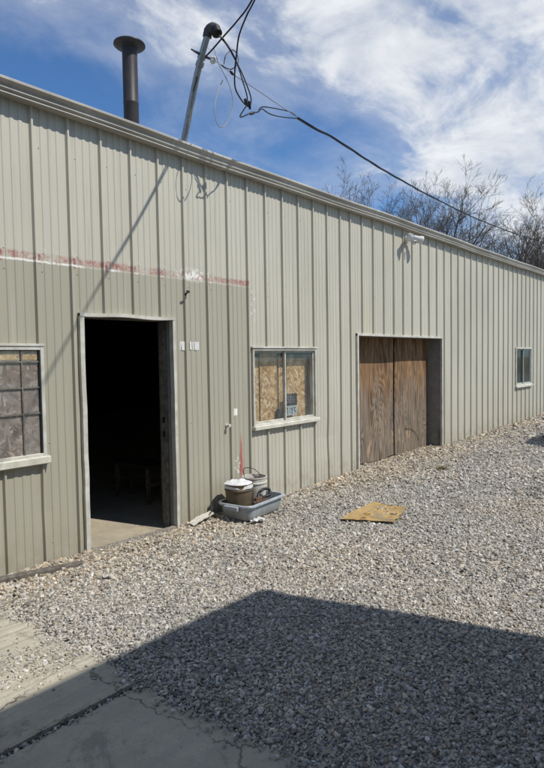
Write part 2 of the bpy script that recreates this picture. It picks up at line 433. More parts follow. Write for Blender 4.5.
M_card = simple('tan cardboard', (.43, .295, .125), .85, .25, 14, .15)
M_weed = simple('dry weed', (.10, .12, .035), .8, .4, 20, .1, c2=(.18, .15, .06))
M_sblack = simple('sign black', (.015, .016, .018), .5, .2, 20, .02)
M_spale = simple('sign pale', (.45, .50, .50), .6, .2, 30, .02)
M_sgrey = simple('sign grey print', (.20, .22, .23), .6, .2, 30, .02)
M_shed = simple('garage siding', (.42, .42, .40), .7, .2, 2, .1)
M_tank = simple('white tank paint', (.72, .72, .70), .4, .12, 4, .03)

# ------------------------------------------------------------------ the ground
def gz(x, y):
    h = -.058 + .010*math.sin(x*1.3+y*.7) + .008*math.sin(x*.5-y*1.9+1) + .006*math.sin(x*3.1+y*2.3)
    h += .055*min(max((x-10)/5, 0), 1)
    if y > -.55: h += .022*min((y+.55)/.5, 1)*(.6+.4*math.sin(x*2.1))
    if 1.4 < x < 6.5 and y < -.4: h -= 0
    return h
FX0, FX1, FY1 = -3.0, 21.0, 12.0
def lin(a, b, n): return [a+(b-a)*i/n for i in range(n)]
xs = sorted(set([-300, -120, -50, -20, -9] + [round(v, 4) for v in lin(-3, 6.87, 50)] + [round(v, 4) for v in lin(6.87, 9.62, 14)] + [round(v, 4) for v in lin(9.62, 21, 50)] + [21, 30, 50, 120, 300]))
ys = sorted(set([-300, -120, -50, -20, -10] + [round(v, 4) for v in lin(-7, .02, 42)] + [.02, .15, .28, 3, 12, 25, 50, 120, 300]))
g = MB(); idx = {}
def gv(i, j):
    if (i, j) not in idx:
        x, y = xs[i], ys[j]; near = -3 <= x <= 21 and -7 <= y <= .3
        zz = gz(x, y) if near else -.06
        if x <= 1.7 and y <= -.5 and near: zz = -.09
        idx[(i, j)] = len(g.v); g.v.append((x, y, zz))
    return idx[(i, j)]
for i in range(len(xs)-1):
    for j in range(len(ys)-1):
        cx, cy = (xs[i]+xs[i+1])/2, (ys[j]+ys[j+1])/2
        inside = FX0 < cx < FX1 and .02 < cy < FY1 and not (6.87 < cx < 9.62 and cy < .28)
        if inside: continue
        g.f.append((gv(i, j), gv(i+1, j), gv(i+1, j+1), gv(i, j+1))); g.sm.append(True)
tag(g.build('ground', M_ground), 'grey crushed stone yard in front of the metal shed', 'ground', kind='structure')

# concrete apron at the left: two slabs with a dirt filled joint
ap = empty('pavement'); tag(ap, 'worn concrete apron at the lower left with a dirt filled joint', 'pavement', kind='structure')
def edge_x(y):
    pts = [(-7, 1.9), (-3.04, 1.735), (-2.4, 1.665), (-2.04, 1.645), (-1.68, 1.66), (-1.37, 1.60), (-.95, 1.60), (-.58, 1.57), (-.5, 1.5)]
    for (a, b), (c, d) in zip(pts, pts[1:]):
        if a <= y <= c: e = b+(d-b)*(y-a)/(c-a); break
    else: e = 1.6
    return e + .012*math.sin(y*17)+.012*math.sin(y*47+1)+.010*math.sin(y*91)+.008*math.sin(y*143+2)
for y0, y1, zt in ((-7, -2.050, -.040), (-2.012, -.52, -.034)):
    b = MB(); n = 160; rows = []
    ring = []
    for k in range(n+1):
        y = y0+(y1-y0)*k/n; e = edge_x(y)
        rr = min(k, n-k); e -= .03*max(0, 1-rr/1.5)
        ring.append((e, y))
    prof = [(-.012, 0.0), (-.003, -.004), (0.0, -.014), (.004, -.12)]
    rows = [[(-4, y, zt) for _, y in ring], [(0, y, zt) for _, y in ring]]
    for o_, dzz in prof: rows.append([(e+o_, y, zt+dzz+.002*math.sin(y*30)) for e, y in ring])
    b.grid(rows, True)
    for yy, sgn in ((y0, 1), (y1, -1)):
        e = edge_x(yy)-.03
        b.add([(-4, yy, zt), (e, yy, zt), (e, yy, zt-.12), (-4, yy, zt-.12)], [(0, 1, 2, 3)])
    b.build('slab', M_conc, ap)
MB().box(-4, 1.63, -2.07, -1.99, -.15, -.052).build('joint', M_joint, ap)

# ------------------------------------------------------------------ the metal building
bld = empty('metal_building')
tag(bld, 'long beige ribbed metal shed with open doorway, windows and plywood doors', 'building')
OPEN = [(2.575, 3.535, -.3, 1.985), (6.865, 9.625, -.3, 1.905), (1.13, 2.195, .80, 1.715), (4.685, 5.855, .80, 1.705), (13.61, 14.745, .845, 1.75)]
def rib_t(i): return 1.8695+.3048*i-(.0568 if i >= 16 else 0)
def sheet_dy(x, z):
    d = .0022*mnoise.noise((x*1.1, z*.8, 0.0)) + .0012*mnoise.noise((x*4, z*1.5, 5.0))
    r2 = ((x-6.12)/.22)**2+((z-.5)/.2)**2
    d += .013*math.exp(-r2)                                   # a dent by the window
    r3 = ((x-2.20)/.05)**2+((z-.42)/.18)**2; d += .010*math.exp(-r3)
    r4 = ((x-6.40)/.05)**2+((z-.25)/.3)**2; d += .008*math.exp(-r4)
    return d
BOT, TOP = -.14, 3.615
zrows = sorted(set([BOT, TOP] + [round(-.1+.16*k, 3) for k in range(1, 23)]))
def panel(i0, i1):
    pts = []
    for i in range(i0, i1):
        c = rib_t(i); nx = rib_t(i+1)
        pts += [(c-.006, 0), (c+.004, -.026), (c+.019, -.026), (c+.030, 0)]
        a, bb = c+.030, nx-.006
        for q in (1, 2, 3):
            mc = a+(bb-a)*q/4
            pts += [(mc-.018, 0), (mc-.011, -.0048), (mc+.010, -.0048), (mc+.022, 0)]
    pts.append((rib_t(i1)-.006, 0))
    def prof(x):
        for (a, ya), (b_, yb) in zip(pts, pts[1:]):
            if a <= x <= b_: return ya+(yb-ya)*(x-a)/max(b_-a, 1e-9)
        return 0
    X_ = [p for p, _ in pts]
    for o in OPEN:
        for e in o[:2]:
            if X_[0]+.002 < e < X_[-1]-.002: X_.append(e)
    X_ = sorted(X_)
    b = MB(); vi = {}
    Z = sorted(set(zrows + [o[2] for o in OPEN if o[2] > 0] + [o[3] for o in OPEN]))
    def V(i, j):
        if (i, j) not in vi:
            x, z = X_[i], Z[j]; vi[(i, j)] = len(b.v); b.v.append((x, prof(x)+sheet_dy(x, z), z))
        return vi[(i, j)]
    for i in range(len(X_)-1):
        for j in range(len(Z)-1):
            cx, cz = (X_[i]+X_[i+1])/2, (Z[j]+Z[j+1])/2
            if any(o[0] < cx < o[1] and o[2] < cz < o[3] for o in OPEN): continue
            b.f.append((V(i, j), V(i+1, j), V(i+1, j+1), V(i, j+1))); b.sm.append(False)
    if b.f: b.build('wall_panel', M_wall, bld)
i = -15
while i < 60: panel(i, i+3); i += 3
# screws in rows along the girts
b = MB()
for i in range(-2, 58):
    for zz in (.12, .95, 2.33, 2.47, 3.30):
        x = rib_t(i)+.075+rnd.uniform(-.01, .01); z = zz+rnd.uniform(-.012, .012)
        if any(o[0]-.05 < x < o[1]+.05 and o[2]-.03 < z < o[3]+.03 for o in OPEN): continue
        y0 = -.001+sheet_dy(x, z)
        b.add([(x+.004*math.cos(a*1.047), y0-.004, z+.004*math.sin(a*1.047)) for a in range(6)]+[(x+.006*math.cos(a*1.047), y0, z+.006*math.sin(a*1.047)) for a in range(6)],
              [(0, 5, 4, 3, 2, 1)]+[(k, (k+1) % 6, 6+(k+1) % 6, 6+k) for k in range(6)])
tag(b.build('screw_heads', M_wall, bld), kind='stuff')

# shell behind the panels
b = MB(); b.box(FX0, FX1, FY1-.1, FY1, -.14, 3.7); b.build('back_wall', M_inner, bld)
for x0, x1 in ((FX0-.1, FX0), (FX1, FX1+.1)):
    MB().box(x0, x1, .012, FY1, -.14, 3.9).build('end_wall', M_wall, bld)
MB().box(FX0, FX1, .075, FY1-.1, -.25, -.092).build('floor', M_floor, bld)
MB().box(FX0, FX1, .003, .045, 3.58, 3.725).build('eave_board', M_trim, bld)
b = MB()
for yy0, zz0, yy1, zz1 in ((-.03, 3.715, 6, 4.2), (6, 4.2, 12.1, 3.7)):
    b.add([(FX0-.15, yy0, zz0), (FX1+.15, yy0, zz0), (FX1+.15, yy1, zz1), (FX0-.15, yy1, zz1),
           (FX0-.15, yy0, zz0+.02), (FX1+.15, yy0, zz0+.02), (FX1+.15, yy1, zz1+.02), (FX0-.15, yy1, zz1+.02)],
          [(0, 3, 2, 1), (4, 5, 6, 7), (0, 1, 5, 4), (2, 3, 7, 6), (1, 2, 6, 5), (0, 4, 7, 3)])
roof = b.build('roof', M_roof, bld)
# wooden girts between sheets and room, seen at the openings
for z0 in (.35, 2.2):
    for x0, x1 in ((-3, 1.1), (2.25, 2.53), (3.58, 4.64), (5.9, 6.82), (9.67, 13.5), (14.8, 21)):
        MB().box(x0, x1, .012, .05, z0, z0+.09).build('girt', M_jamb, bld)

# K-style gutter in lengths, with a sleeve at every joint
prof = [(-.004, 3.70), (-.004, 3.602), (-.076, 3.597), (-.094, 3.598), (-.099, 3.603), (-.096, 3.610), (-.088, 3.614), (-.090, 3.620), (-.104, 3.627),
        (-.110, 3.634), (-.106, 3.641), (-.096, 3.648), (-.099, 3.660), (-.112, 3.671), (-.128, 3.679), (-.137, 3.685), (-.138, 3.701), (-.131, 3.707), (-.120, 3.705), (-.120, 3.698),
        (-.126, 3.69), (-.110, 3.676), (-.090, 3.66), (-.085, 3.606), (-.010, 3.608), (-.010, 3.70)]
def gsag(x): return .006*math.sin(x*.9+.4)+.003*math.sin(x*2.7)
gx = -3.1; glen = [3.4, 3.9, 3.05, 3.05, 3.05, 3.05, 3.05, 3.2]
for L in glen:
    b = MB(); nn = int(L/.25)
    b.grid([[(gx+(L-.004)*k/nn, y+.25*gsag(gx+L*k/nn+3), z+gsag(gx+L*k/nn)) for y, z in prof] for k in range(nn+1)], False)
    gt = b.build('gutter', M_gut, bld)
    e = gx+L
    s_ = MB(); s_.grid([[(xx, y-.002+.25*gsag(xx+3) if k > 1 else y, z-(.002 if k in (1, 2) else 0)+gsag(xx)) for k, (y, z) in enumerate(prof[:17])] for xx in (e-.04, e+.04)], False)
    s_.build('gutter_sleeve', M_trim, gt)
    gx += L

# ---- stove pipe through the roof
sp_ = MB(); sp_.lathe([(.083, 3.78), (.083, 4.45), (.0855, 4.455), (.0855, 4.47), (.083, 4.475), (.083, 5.06)], (3.85, 1.0, 0), 28)
sp_ = sp_.build('stove_pipe', M_black, bld)
b = MB(); b.lathe([(.0, 5.085), (.083, 5.085), (.084, 5.062), (.09, 5.075), (.166, 5.088), (.174, 5.096), (.172, 5.108), (.12, 5.118), (.03, 5.122), (.028, 5.135), (.0, 5.138)], (3.85, 1.0, 0), 36); b.build('rain_cap', M_black, sp_)
b = MB(); b.lathe([(.20, 3.80), (.17, 3.83), (.10, 3.90), (.088, 3.95)], (3.85, 1.0, 0), 28); b.build('flashing', M_galv, sp_)

# ---- electric service mast leaning out over the gutter
mast_p = [(3.785, .06, 3.55), (3.781, .05, 3.729), (3.781, -.04, 3.98), (3.78, -.13, 4.221), (3.774, -.22, 4.417), (3.774, -.32, 4.615), (3.783, -.345, 4.672)]
mast = MB().tube(spline(mast_p, 6), .031, 16).build('service_mast', M_galv, bld)
b = MB(); b.tube(spline([(3.781, -.335, 4.655), (3.783, -.352, 4.70), (3.79, -.39, 4.722), (3.80, -.43, 4.70), (3.80, -.447, 4.665)], 5), [.043]*5+[.047]*6+[.05]*5+[.046]*4+[.036], 16)
b.build('weatherhead', M_dgrey, mast)
b = MB(); b.tube([(3.80, -.43, 4.712), (3.80, -.455, 4.65)], [.046, .05], 16); b.build('weatherhead_plate', M_cable, mast)
for zc, yc in ((4.50, -.262), (4.44, -.232)):
    b = MB(); b.tube([(3.776, yc+.012, zc-.02), (3.776, yc-.012, zc+.02)], .040, 16); b.build('clamp', M_galv, mast)
b = MB(); b.tube([(3.66, -.24, 4.535), (3.72, -.262, 4.515), (3.80, -.30, 4.49), (3.835, -.33, 4.475)], [.007, .012, .012, .010], 8); b.build('clamp_bolt', M_dgrey, mast)
b = MB(); b.lathe([(0, -.035), (.022, -.03), (.030, -.012), (.022, 0), (.030, .012), (.022, .03), (0, .035)], (3.845, -.342, 4.468), 16); b.build('insulator', M_white, mast)
b = MB(); b.tube([(3.765, -.19, 4.36), (3.76, -.2, 4.30), (3.752, -.15, 4.2)], [.012, .010, .006], 8); b.build('strap', M_dgrey, mast)

# ---- doorway: trim, jamb boards, threshold
df = empty('door_frame'); df.parent = bld
b = MB()
for x0, x1, dz_ in ((2.538, 2.578, 0), (3.53, 3.562, 0)):
    pts = [(x, z) for z in [-.12+.21*k for k in range(11)] for x in (0,)]
    rows = []
    for k in range(22):
        z = -.12+k*(2.10/21); jit = .0015*math.sin(z*7+x0*5)+(.006*math.exp(-((z-.62)/.12)**2) if x0 < 3 else 0)+(.003*math.exp(-((z-1.2)/.1)**2) if x0 < 3 else 0)
        rows.append([(x0+jit, -.036, z), (x1+jit, -.036, z), (x1+jit, .02, z), (x0+jit, .02, z)])
    bb = MB(); bb.grid(rows, False, True); bb.build('side_trim', M_trim, df)
bb = MB(); rows = []
for k in range(13):
    x = 2.538+k*(1.024/12); j = .006*math.sin(x*9)
    rows.append([(x, -.040, 1.982+j), (x, -.040, 2.012+j), (x, .02, 2.012+j), (x, .02, 1.982+j)])
bb.grid(rows, False, True); bb.build('head_trim', M_trim, df)
MB().box(3.533, 3.57, .022, .075, -.11, 1.98).build('jamb_board', M_jambm, df)
jb = MB().box(3.512, 3.57, .077, .165, -.11, 1.975, .004).build('jamb_board', M_jamb, df)
jb = MB().box(3.526, 3.57, .167, .20, -.11, 1.975, .003).build('jamb_board', M_wood, df)
for zz in (1.0, .86):
    MB().box(3.5085, 3.513, .10, .135, zz-.03, zz+.03).build('strike_plate', M_sblack, df)
MB().box(2.535, 2.577, .022, .20, -.11, 1.98).build('jamb_board', M_jamb, df)
MB().box(2.577, 3.512, .022, .20, 1.977, 2.03).build('head_board', M_jamb, df)
b = MB(); rows = []
for k in range(20):
    x = 2.58+k*(.95/19); j = .004*math.sin(x*23)
    rows.append([(x, -.05+j, -.14), (x, -.05+j, -.082+j*.5), (x, -.035+j, -.074), (x, .074, -.076), (x, .074, -.14)])
b.grid(rows, False); b.build('threshold', M_conc, df)
b = MB(); b.tube([(2.78, -.062, -.068), (3.05, -.06, -.064), (3.3, -.058, -.060), (3.53, -.05, -.058)], [.008, .012, .011, .009], 6); b.build('rusty_edge', M_rust, df)

# ---- windows
def bars(root, x0, x1, z0, z1, w, y0, y1, m, name='frame', bev=.003):
    for a in ((x0, x0+w, z0, z1), (x1-w, x1, z0, z1)): MB().box(a[0], a[1], y0, y1, a[2], a[3], bev).build(name, m, root)
    for a in ((z0, z0+w), (z1-w, z1)): MB().box(x0+w-.001, x1-w+.001, y0+.001, y1-.001, a[0], a[1], bev).build(name, m, root)
# left boarded window
w = empty('window'); w.parent = bld; w['label'] = 'boarded window with dark grid at the left edge'
bars(w, 1.13, 2.215, .835, 1.722, .03, -.034, .05, M_trim)
MB().box(1.10, 2.222, -.040, -.004, 1.722, 1.742, .003).build('head_flashing', M_trim, w)
MB().box(1.09, 2.232, -.065, .01, .782, .842, .006).build('sill', M_sill, w)
pts_v = (1.35, 1.58, 1.81, 2.037); pts_h = (1.60, 1.397, 1.19)
for x in pts_v: MB().box(x-.006, x+.006, -.024, -.015, .865, 1.692).build('muntin', M_jamb, w)
for z in pts_h: MB().box(1.16, 2.172, -.023, -.0145, z-.006, z+.006).build('muntin', M_jamb, w)
MB().box(2.1725, 2.186, -.026, .03, .865, 1.692).build('gasket', M_sblack, w)
MB().box(1.16, 2.172, -.018, .03, 1.686, 1.693).build('gasket', M_sblack, w)
xx = [1.16]+list(pts_v)+[2.175]; zz_ = [.865]+sorted(pts_h)+[1.69]
MB().box(1.16, 2.178, -.008, .004, .86, 1.615).build('strand_board', M_osbw, w)
MB().box(1.16, 2.178, -.007, .005, 1.617, 1.695).build('strand_board', M_osb, w)
for i_ in range(len(xx)-1):
    for j_ in range(len(zz_)-1):
        MB().box(xx[i_]+.004, xx[i_+1]-.004, -.0140, -.0115, zz_[j_]+.004, zz_[j_+1]-.004).build('pane', M_glass, w)
# slider beside the doorway
w = empty('window'); w.parent = bld; w['label'] = 'sliding window with strand board and a small sign behind the glass'
bars(w, 4.672, 5.868, .815, 1.712, .026, -.030, .06, M_trim)
MB().box(4.655, 5.885, -.042, -.004, 1.713, 1.732, .003).build('head_flashing', M_trim, w)
MB().box(4.665, 5.90, -.058, .01, .775, .822, .006).build('sill', M_sill, w)
for x0, x1, y in ((4.698, 5.285, .022), (5.262, 5.842, -.002)):
    bars(w, x0, x1, .842, 1.686, .022, y, y+.02, M_trim, 'sash', .002)
    MB().box(x0+.02, x1-.02, y+.008, y+.011, .862, 1.666).build('pane', M_glass, w)
for x0, x1, y in ((4.60, 4.915, .115), (4.93, 5.235, .105), (5.285, 5.42, .12), (5.43, 5.835, .11)):
    MB().box(x0, x1, y, y+.012, .70, 1.64+.05*math.sin(x0*9)).build('strand_board', M_osb, w)
MB().box(4.915, 4.93, .13, .16, .7, 1.8).build('gap_strip', M_sblack, w)  # black strip standing in for the shaded gap between two boards
MB().box(5.235, 5.285, .13, .17, .7, 1.8).build('gap_strip', M_wood, w)
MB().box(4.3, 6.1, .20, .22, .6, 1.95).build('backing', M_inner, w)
MB().box(5.19, 5.27, .05, .09, .845, .98, .006).build('ledge_block', M_sblack, w)
# far window
w = empty('window'); w.parent = bld; w['label'] = 'far dark two pane window near the right end'
bars(w, 13.60, 14.755, .855, 1.755, .035, -.032, .05, M_trim)
MB().box(13.58, 14.78, -.06, .01, .81, .86, .006).build('sill', M_sill, w)
M_green = simple('greenish sash', (.36, .40, .34), .5, .15, 10, .05)
for x0, x1, y in ((13.637, 14.21, .018), (14.18, 14.72, -.006)):
    bars(w, x0, x1, .89, 1.72, .03, y, y+.02, M_green, 'sash', .002)
    MB().box(x0+.028, x1-.028, y+.008, y+.011, .915, 1.69).build('pane', M_glass2, w)
MB().box(13.55, 14.8, .3, .32, .8, 1.8).build('dark_sheet', M_inner, w)  # plain near-black sheet behind both panes

# ---- recessed plywood doors
rc = empty('door_recess'); rc.parent = bld
MB().box(9.618, 9.64, .004, .30, -.14, 1.93).build('jamb', M_jambm, rc)
MB().box(6.845, 6.868, .004, .30, -.14, 1.93).build('jamb', M_jambm, rc)
MB().box(6.845, 9.64, .004, .30, 1.895, 1.915).build('head', M_jambm, rc)
for x0, x1 in ((6.838, 6.872), (9.612, 9.645)):
    MB().box(x0, x1, -.034, .003, -.12, 1.93, .002).build('trim', M_trim, rc)
MB().box(6.838, 9.645, -.036, .003, 1.897, 1.93, .002).build('trim', M_trim, rc)
MB().box(9.595, 9.617, .02, .045, -.1, .25, .004).build('splintered_strip', M_wood, rc)
for x0, x1, y, lab in ((6.872, 8.355, .252, 'left plywood door, greyer and paler at the foot'), (8.392, 9.612, .246, 'right plywood door, orange brown with a scraped curve near the foot')):
    b = MB(); nx_, nz_ = 10, 14; fr = []; bk = []
    for j in range(nz_+1):
        z0 = -.05 if x0 < 8 else -.06
        rowf = []; rowb = []
        for i in range(nx_+1):
            x = x0+(x1-x0)*i/nx_; z = z0+(1.894-z0)*j/nz_
            if j == 0: z += .012*math.sin(x*7)+.006*math.sin(x*31)
            yy = y+.005*math.sin(x*3+z*2)
            rowf.append((x, yy, z)); rowb.append((x, yy+.018, z))
        fr.append(rowf); bk.append(rowb)
    b.grid(fr, True); b.grid([r[::-1] for r in bk], True)
    for side in (0, -1): b.grid([[fr[j][side], bk[j][side]] for j in range(nz_+1)], False)
    b.grid([fr[0], bk[0]], False); b.grid([fr[-1], bk[-1]], False)
    d = b.build('plywood_door', M_ply, bld); d['label'] = lab
    for zz in (.35, 1.55):
        for hx in ((x0+.06, x0+.14) if x0 < 8 else (x1-.14, x1-.06)):
            MB().box(hx-.012, hx+.012, y-.012, y, zz-.012, zz+.012, .003).build('bolt', M_rust, d)
b = MB(); b.tube(spline([(8.75, .236, .36), (8.95, .236, .33), (9.12, .236, .24), (9.22, .236, .1)], 5), .004, 5); b.build('wire', M_cable, rc)
MB().box(8.35, 8.395, .28, .30, -.1, 1.9).build('door_stop', M_sblack, rc)
MB().box(6.87, 9.61, .275, .295, -.14, .02).build('sill_board', M_wood, rc)
# small fittings and remains of stickers on the sheets
for x, z, dx_, dz_, sk in ((3.640, 1.736, .014, .085, 0), (3.678, 1.735, .034, .088, .016), (3.712, 1.735, .016, .086, 0), (3.775, 1.738, .026, .08, 0), (3.808, 1.755, .02, .04, 0), (3.812, 1.715, .016, .04, 0), (3.842, 1.735, .026, .086, .004), (3.872, 1.735, .03, .084, .0)):
    yy = -.0065
    b = MB(); b.add([(x-dx_/2-sk, yy, z+dz_/2), (x+dx_/2, yy, z+dz_/2), (x+dx_/2+sk, yy, z-dz_/2), (x-dx_/2, yy, z-dz_/2)] + [(x-dx_/2-sk, yy+.001, z+dz_/2), (x+dx_/2, yy+.001, z+dz_/2), (x+dx_/2+sk, yy+.001, z-dz_/2), (x-dx_/2, yy+.001, z-dz_/2)],
        [(0, 3, 2, 1), (4, 5, 6, 7), (0, 1, 5, 4), (1, 2, 6, 5), (2, 3, 7, 6), (3, 0, 4, 7)])
    b.build('sticker', M_white, bld)
b = MB(); b.tube(spline([(3.735, 0, 2.285), (3.735, -.05, 2.275), (3.70, -.07, 2.262), (3.675, -.06, 2.245), (3.69, -.05, 2.235)], 4), .009, 8); b.build('hook', M_cable, bld)
b = MB(); b.lathe([(0, 0), (.02, 0), (.02, .012), (.012, .016), (.012, .04), (.02, .045), (.018, .06), (0, .062)], (4.255, -.002, .88), 12, Matrix.Rotation(math.pi/2, 3, 'X')); b.build('knob', M_sill, bld)
rebase(bld, (9, 0, -.14))

# ------------------------------------------------------------------ overhead cables
def cable(name, pts, r, m, parent, k=8, n=6): return MB().tube(spline(pts, k), r, n).build(name, m, parent)
sc = empty('service_cable'); tag(sc, 'black twisted service cable with loops, running from the mast over the roof', 'cable')
T = [(4.1, -.54, 4.066), (4.041, -.5, 3.945), (4.167, -.53, 4.013), (4.303, -.5, 4.074), (4.397, -.47, 4.142), (4.555, -.44, 4.149), (4.823, -.38, 4.217), (5.205, -.3, 4.339)]
cable('conductor', T, .006, M_cable, sc)
cable('conductor', [(4.303, -.5, 4.074), (4.398, -.47, 4.162), (4.661, -.42, 4.245), (5.024, -.33, 4.347), (5.205, -.3, 4.345)], .006, M_cable, sc)
cable('messenger', [(3.829, -.36, 4.473), (3.895, -.4, 4.419), (3.999, -.43, 4.371), (4.25, -.44, 4.34), (4.837, -.37, 4.331), (5.205, -.3, 4.345)], .0045, M_cgrey, sc)
LR = spline([(5.205, -.3, 4.339), (5.726, -.2, 4.387), (6.257, -.1, 4.445), (7.654, .2, 4.554), (9.574, .6, 4.741), (11.551, 1.0, 4.95), (15.54, 1.7, 5.353), (20.561, 2.5, 5.913), (28.777, 3.6, 6.815), (49.4, 6.0, 9.0)], 60)
for ph in range(3):
    q = []
    acc = 0
    for a, p_ in enumerate(LR):
        if a: acc += (p_-LR[a-1]).length
        tw = acc*2.6+ph*2.094; rr = .009
        q.append(p_+Vector((-.1*math.cos(tw), math.cos(tw), math.sin(tw)))*rr)
    MB().tube(q, .0085 if ph else .006, 5).build('conductor', M_cable, sc)
B = [(3.80, -.45, 4.66), (3.824, -.48, 4.612), (3.894, -.5, 4.55), (4.019, -.52, 4.404), (4.097, -.53, 4.287), (4.17, -.53, 4.159), (4.164, -.52, 4.073)]
cable('conductor', B, .0065, M_cable, sc)
cable('conductor', [(3.80, -.45, 4.655), (3.843, -.5, 4.594), (3.896, -.55, 4.487), (3.974, -.55, 4.387), (4.029, -.56, 4.254), (4.092, -.55, 4.146), (4.1, -.54, 4.066)], .0065, M_cable, sc)
cable('conductor', [(3.886, -.45, 4.407), (3.915, -.45, 4.502), (3.988, -.46, 4.574), (4.036, -.48, 4.547), (4.027, -.5, 4.452), (3.963, -.48, 4.379), (3.902, -.46, 4.373), (3.879, -.43, 4.402)], .005, M_cable, sc)
cable('ground_wire', [(3.841, -.36, 4.581), (3.849, -.42, 4.404), (3.901, -.44, 4.314), (3.951, -.46, 4.212), (3.978, -.47, 4.076), (3.934, -.47, 3.925), (3.856, -.46, 3.811), (3.784, -.45, 3.816), (3.761, -.44, 3.951), (3.821, -.42, 4.124), (3.905, -.41, 4.278)], .0048, M_cgrey, sc)
for a, c_, r_ in (((4.075, -.535, 4.12), (4.115, -.535, 4.06), .017), ((4.14, -.53, 4.12), (4.165, -.52, 4.05), .015), ((4.15, -.53, 4.0), (4.21, -.53, 4.03), .016), ((3.985, -.43, 4.385), (4.03, -.43, 4.365), .014)):
    MB().tube([a, tuple((p+q)/2 for p, q in zip(a, c_)), c_], [r_*.7, r_, r_*.7], 8).build('connector', M_cable, sc)
rebase(sc, (3.8, -.36, 4.5))
A = [(3.79, -.29, 4.492), (3.805, -.36, 4.529), (3.844, -.5, 4.631), (3.851, -.68, 4.71), (3.806, -.9, 4.776)]
oc = cable('overhead_cable', A+[(3.60, -1.5, 4.985), (3.15, -2.6, 5.36), (2.15, -5.2, 6.2), (.1, -10.5, 7.9)], .0075, M_cable, None, 10)
tag(oc, 'straight black wire rising from the mast clamp to the top of the picture', 'wire')
C_ = [(4.15, -.52, 4.069), (4.087, -.5, 4.102), (4.007, -.48, 4.206), (3.979, -.5, 4.34), (3.926, -.58, 4.46), (3.86, -.68, 4.57), (3.838, -.8, 4.692), (3.787, -.95, 4.747)]
oc = cable('overhead_cable', C_+[(3.54, -1.6, 4.965), (3.115, -2.6, 5.31), (2.12, -5.2, 6.13), (.06, -10.5, 7.8)], .0075, M_cable, None, 10)
tag(oc, 'wavy black wire looping from the connectors up to the top of the picture', 'wire')
# pole that carries the far end
up = empty('utility_pole'); tag(up, 'wooden utility pole far beyond the shed carrying the twisted cable', 'pole')
MB().tube([(49.6, 6.02, -.1), (49.6, 6.02, 10)], [.17, .11], 12).build('post', M_bark, up)
MB().box(48.6, 50.6, 5.9, 6.14, 9.35, 9.47, .01).build('crossarm', M_bark, up)
rebase(up, (49.6, 6.02, -.1))

# ------------------------------------------------------------------ flood light under the gutter
fl = empty('floodlight'); tag(fl, 'white twin head floodlight with sensor fixed under the gutter', 'light')
FXc, FZc = 8.20, 3.455
b = MB(); b.lathe([(0, .035), (.05, .035), (.06, .028), (.062, 0)], (FXc+.11, -.03, FZc), 20, Matrix.Rotation(math.pi/2, 3, 'X')); b.build('base_plate', M_white, fl)
def lamp(cx, cy, cz, d):
    d = Vector(d).normalized(); rot = d.to_track_quat('Z', 'Y').to_matrix()
    b = MB(); b.lathe([(0, -.10), (.028, -.098), (.036, -.08), (.042, -.02), (.060, .03), (.064, .06), (.060, .062)], (cx, cy, cz), 18, rot); h = b.build('lamp_head', M_white, fl)
    b = MB(); b.lathe([(.060, .058), (.045, .072), (0, .078)], (cx, cy, cz), 18, rot); b.build('lens', M_lens, h)
    MB().tube([(FXc+.11, -.06, FZc), (cx, cy+.02, cz)], .010, 8).build('arm', M_white, fl)
lamp(FXc-.02, -.16, FZc+.01, (-.75, -.5, -.45)); lamp(FXc+.25, -.17, FZc+.01, (.6, -.7, -.35))
b = MB(); b.box(-.028, .028, -.035, .035, -.04, .03, .008, Matrix.Translation((FXc+.115, -.15, FZc-.05))@Matrix.Rotation(.4, 4, 'X')); b.build('sensor', M_white, fl)
MB().box(FXc+.10, FXc+.13, -.19, -.183, FZc-.075, FZc-.045, .003).build('sensor_window', M_sblack, fl)
rebase(fl, (FXc+.11, 0, FZc))

# ------------------------------------------------------------------ sign behind the glass
sg = empty('window_sign'); tag(sg, 'small black over pale printed sign behind the sliding window', 'sign')
x0, x1, yv = 5.315, 5.545, .045
MB().box(x0, x1, yv, yv+.004, 1.005, 1.155).build('black_panel', M_sblack, sg)
MB().box(x0+.008, x1+.006, yv+.001, yv+.005, .885, 1.004).build('pale_panel', M_spale, sg)
b = MB()
for cx, cz, sx_, sz_ in ((.018, 1.08, .012, .09), (.05, 1.115, .03, .014), (.058, 1.085, .02, .02), (.045, 1.05, .022, .014), (.073, 1.062, .012, .03),
                         (.105, 1.118, .035, .012), (.11, 1.088, .012, .03), (.105, 1.05, .035, .012), (.145, 1.07, .010, .06), (.165, 1.11, .04, .010), (.172, 1.078, .012, .03), (.16, 1.045, .03, .010)):
    b.box(x0+cx-sx_/2, x0+cx+sx_/2, yv-.0012, yv-.0002, cz-sz_/2, cz+sz_/2)
b.build('lettering', M_sgrey, sg)
b = MB()
for cx, cz, sx_, sz_ in ((.042, .945, .012, .085), (.030, .98, .03, .012), (.085, .95, .008, .07), (.128, .935, .014, .075), (.115, .972, .01, .03), (.142, .972, .01, .03), (.185, .975, .035, .014), (.178, .945, .012, .03), (.198, .928, .014, .03)):
    b.box(x0+cx-sx_/2, x0+cx+sx_/2, yv-.0004, yv+.0006, cz-sz_/2, cz+sz_/2)
b.build('lettering', M_sblack, sg)
rebase(sg, (5.43, .047, .885))

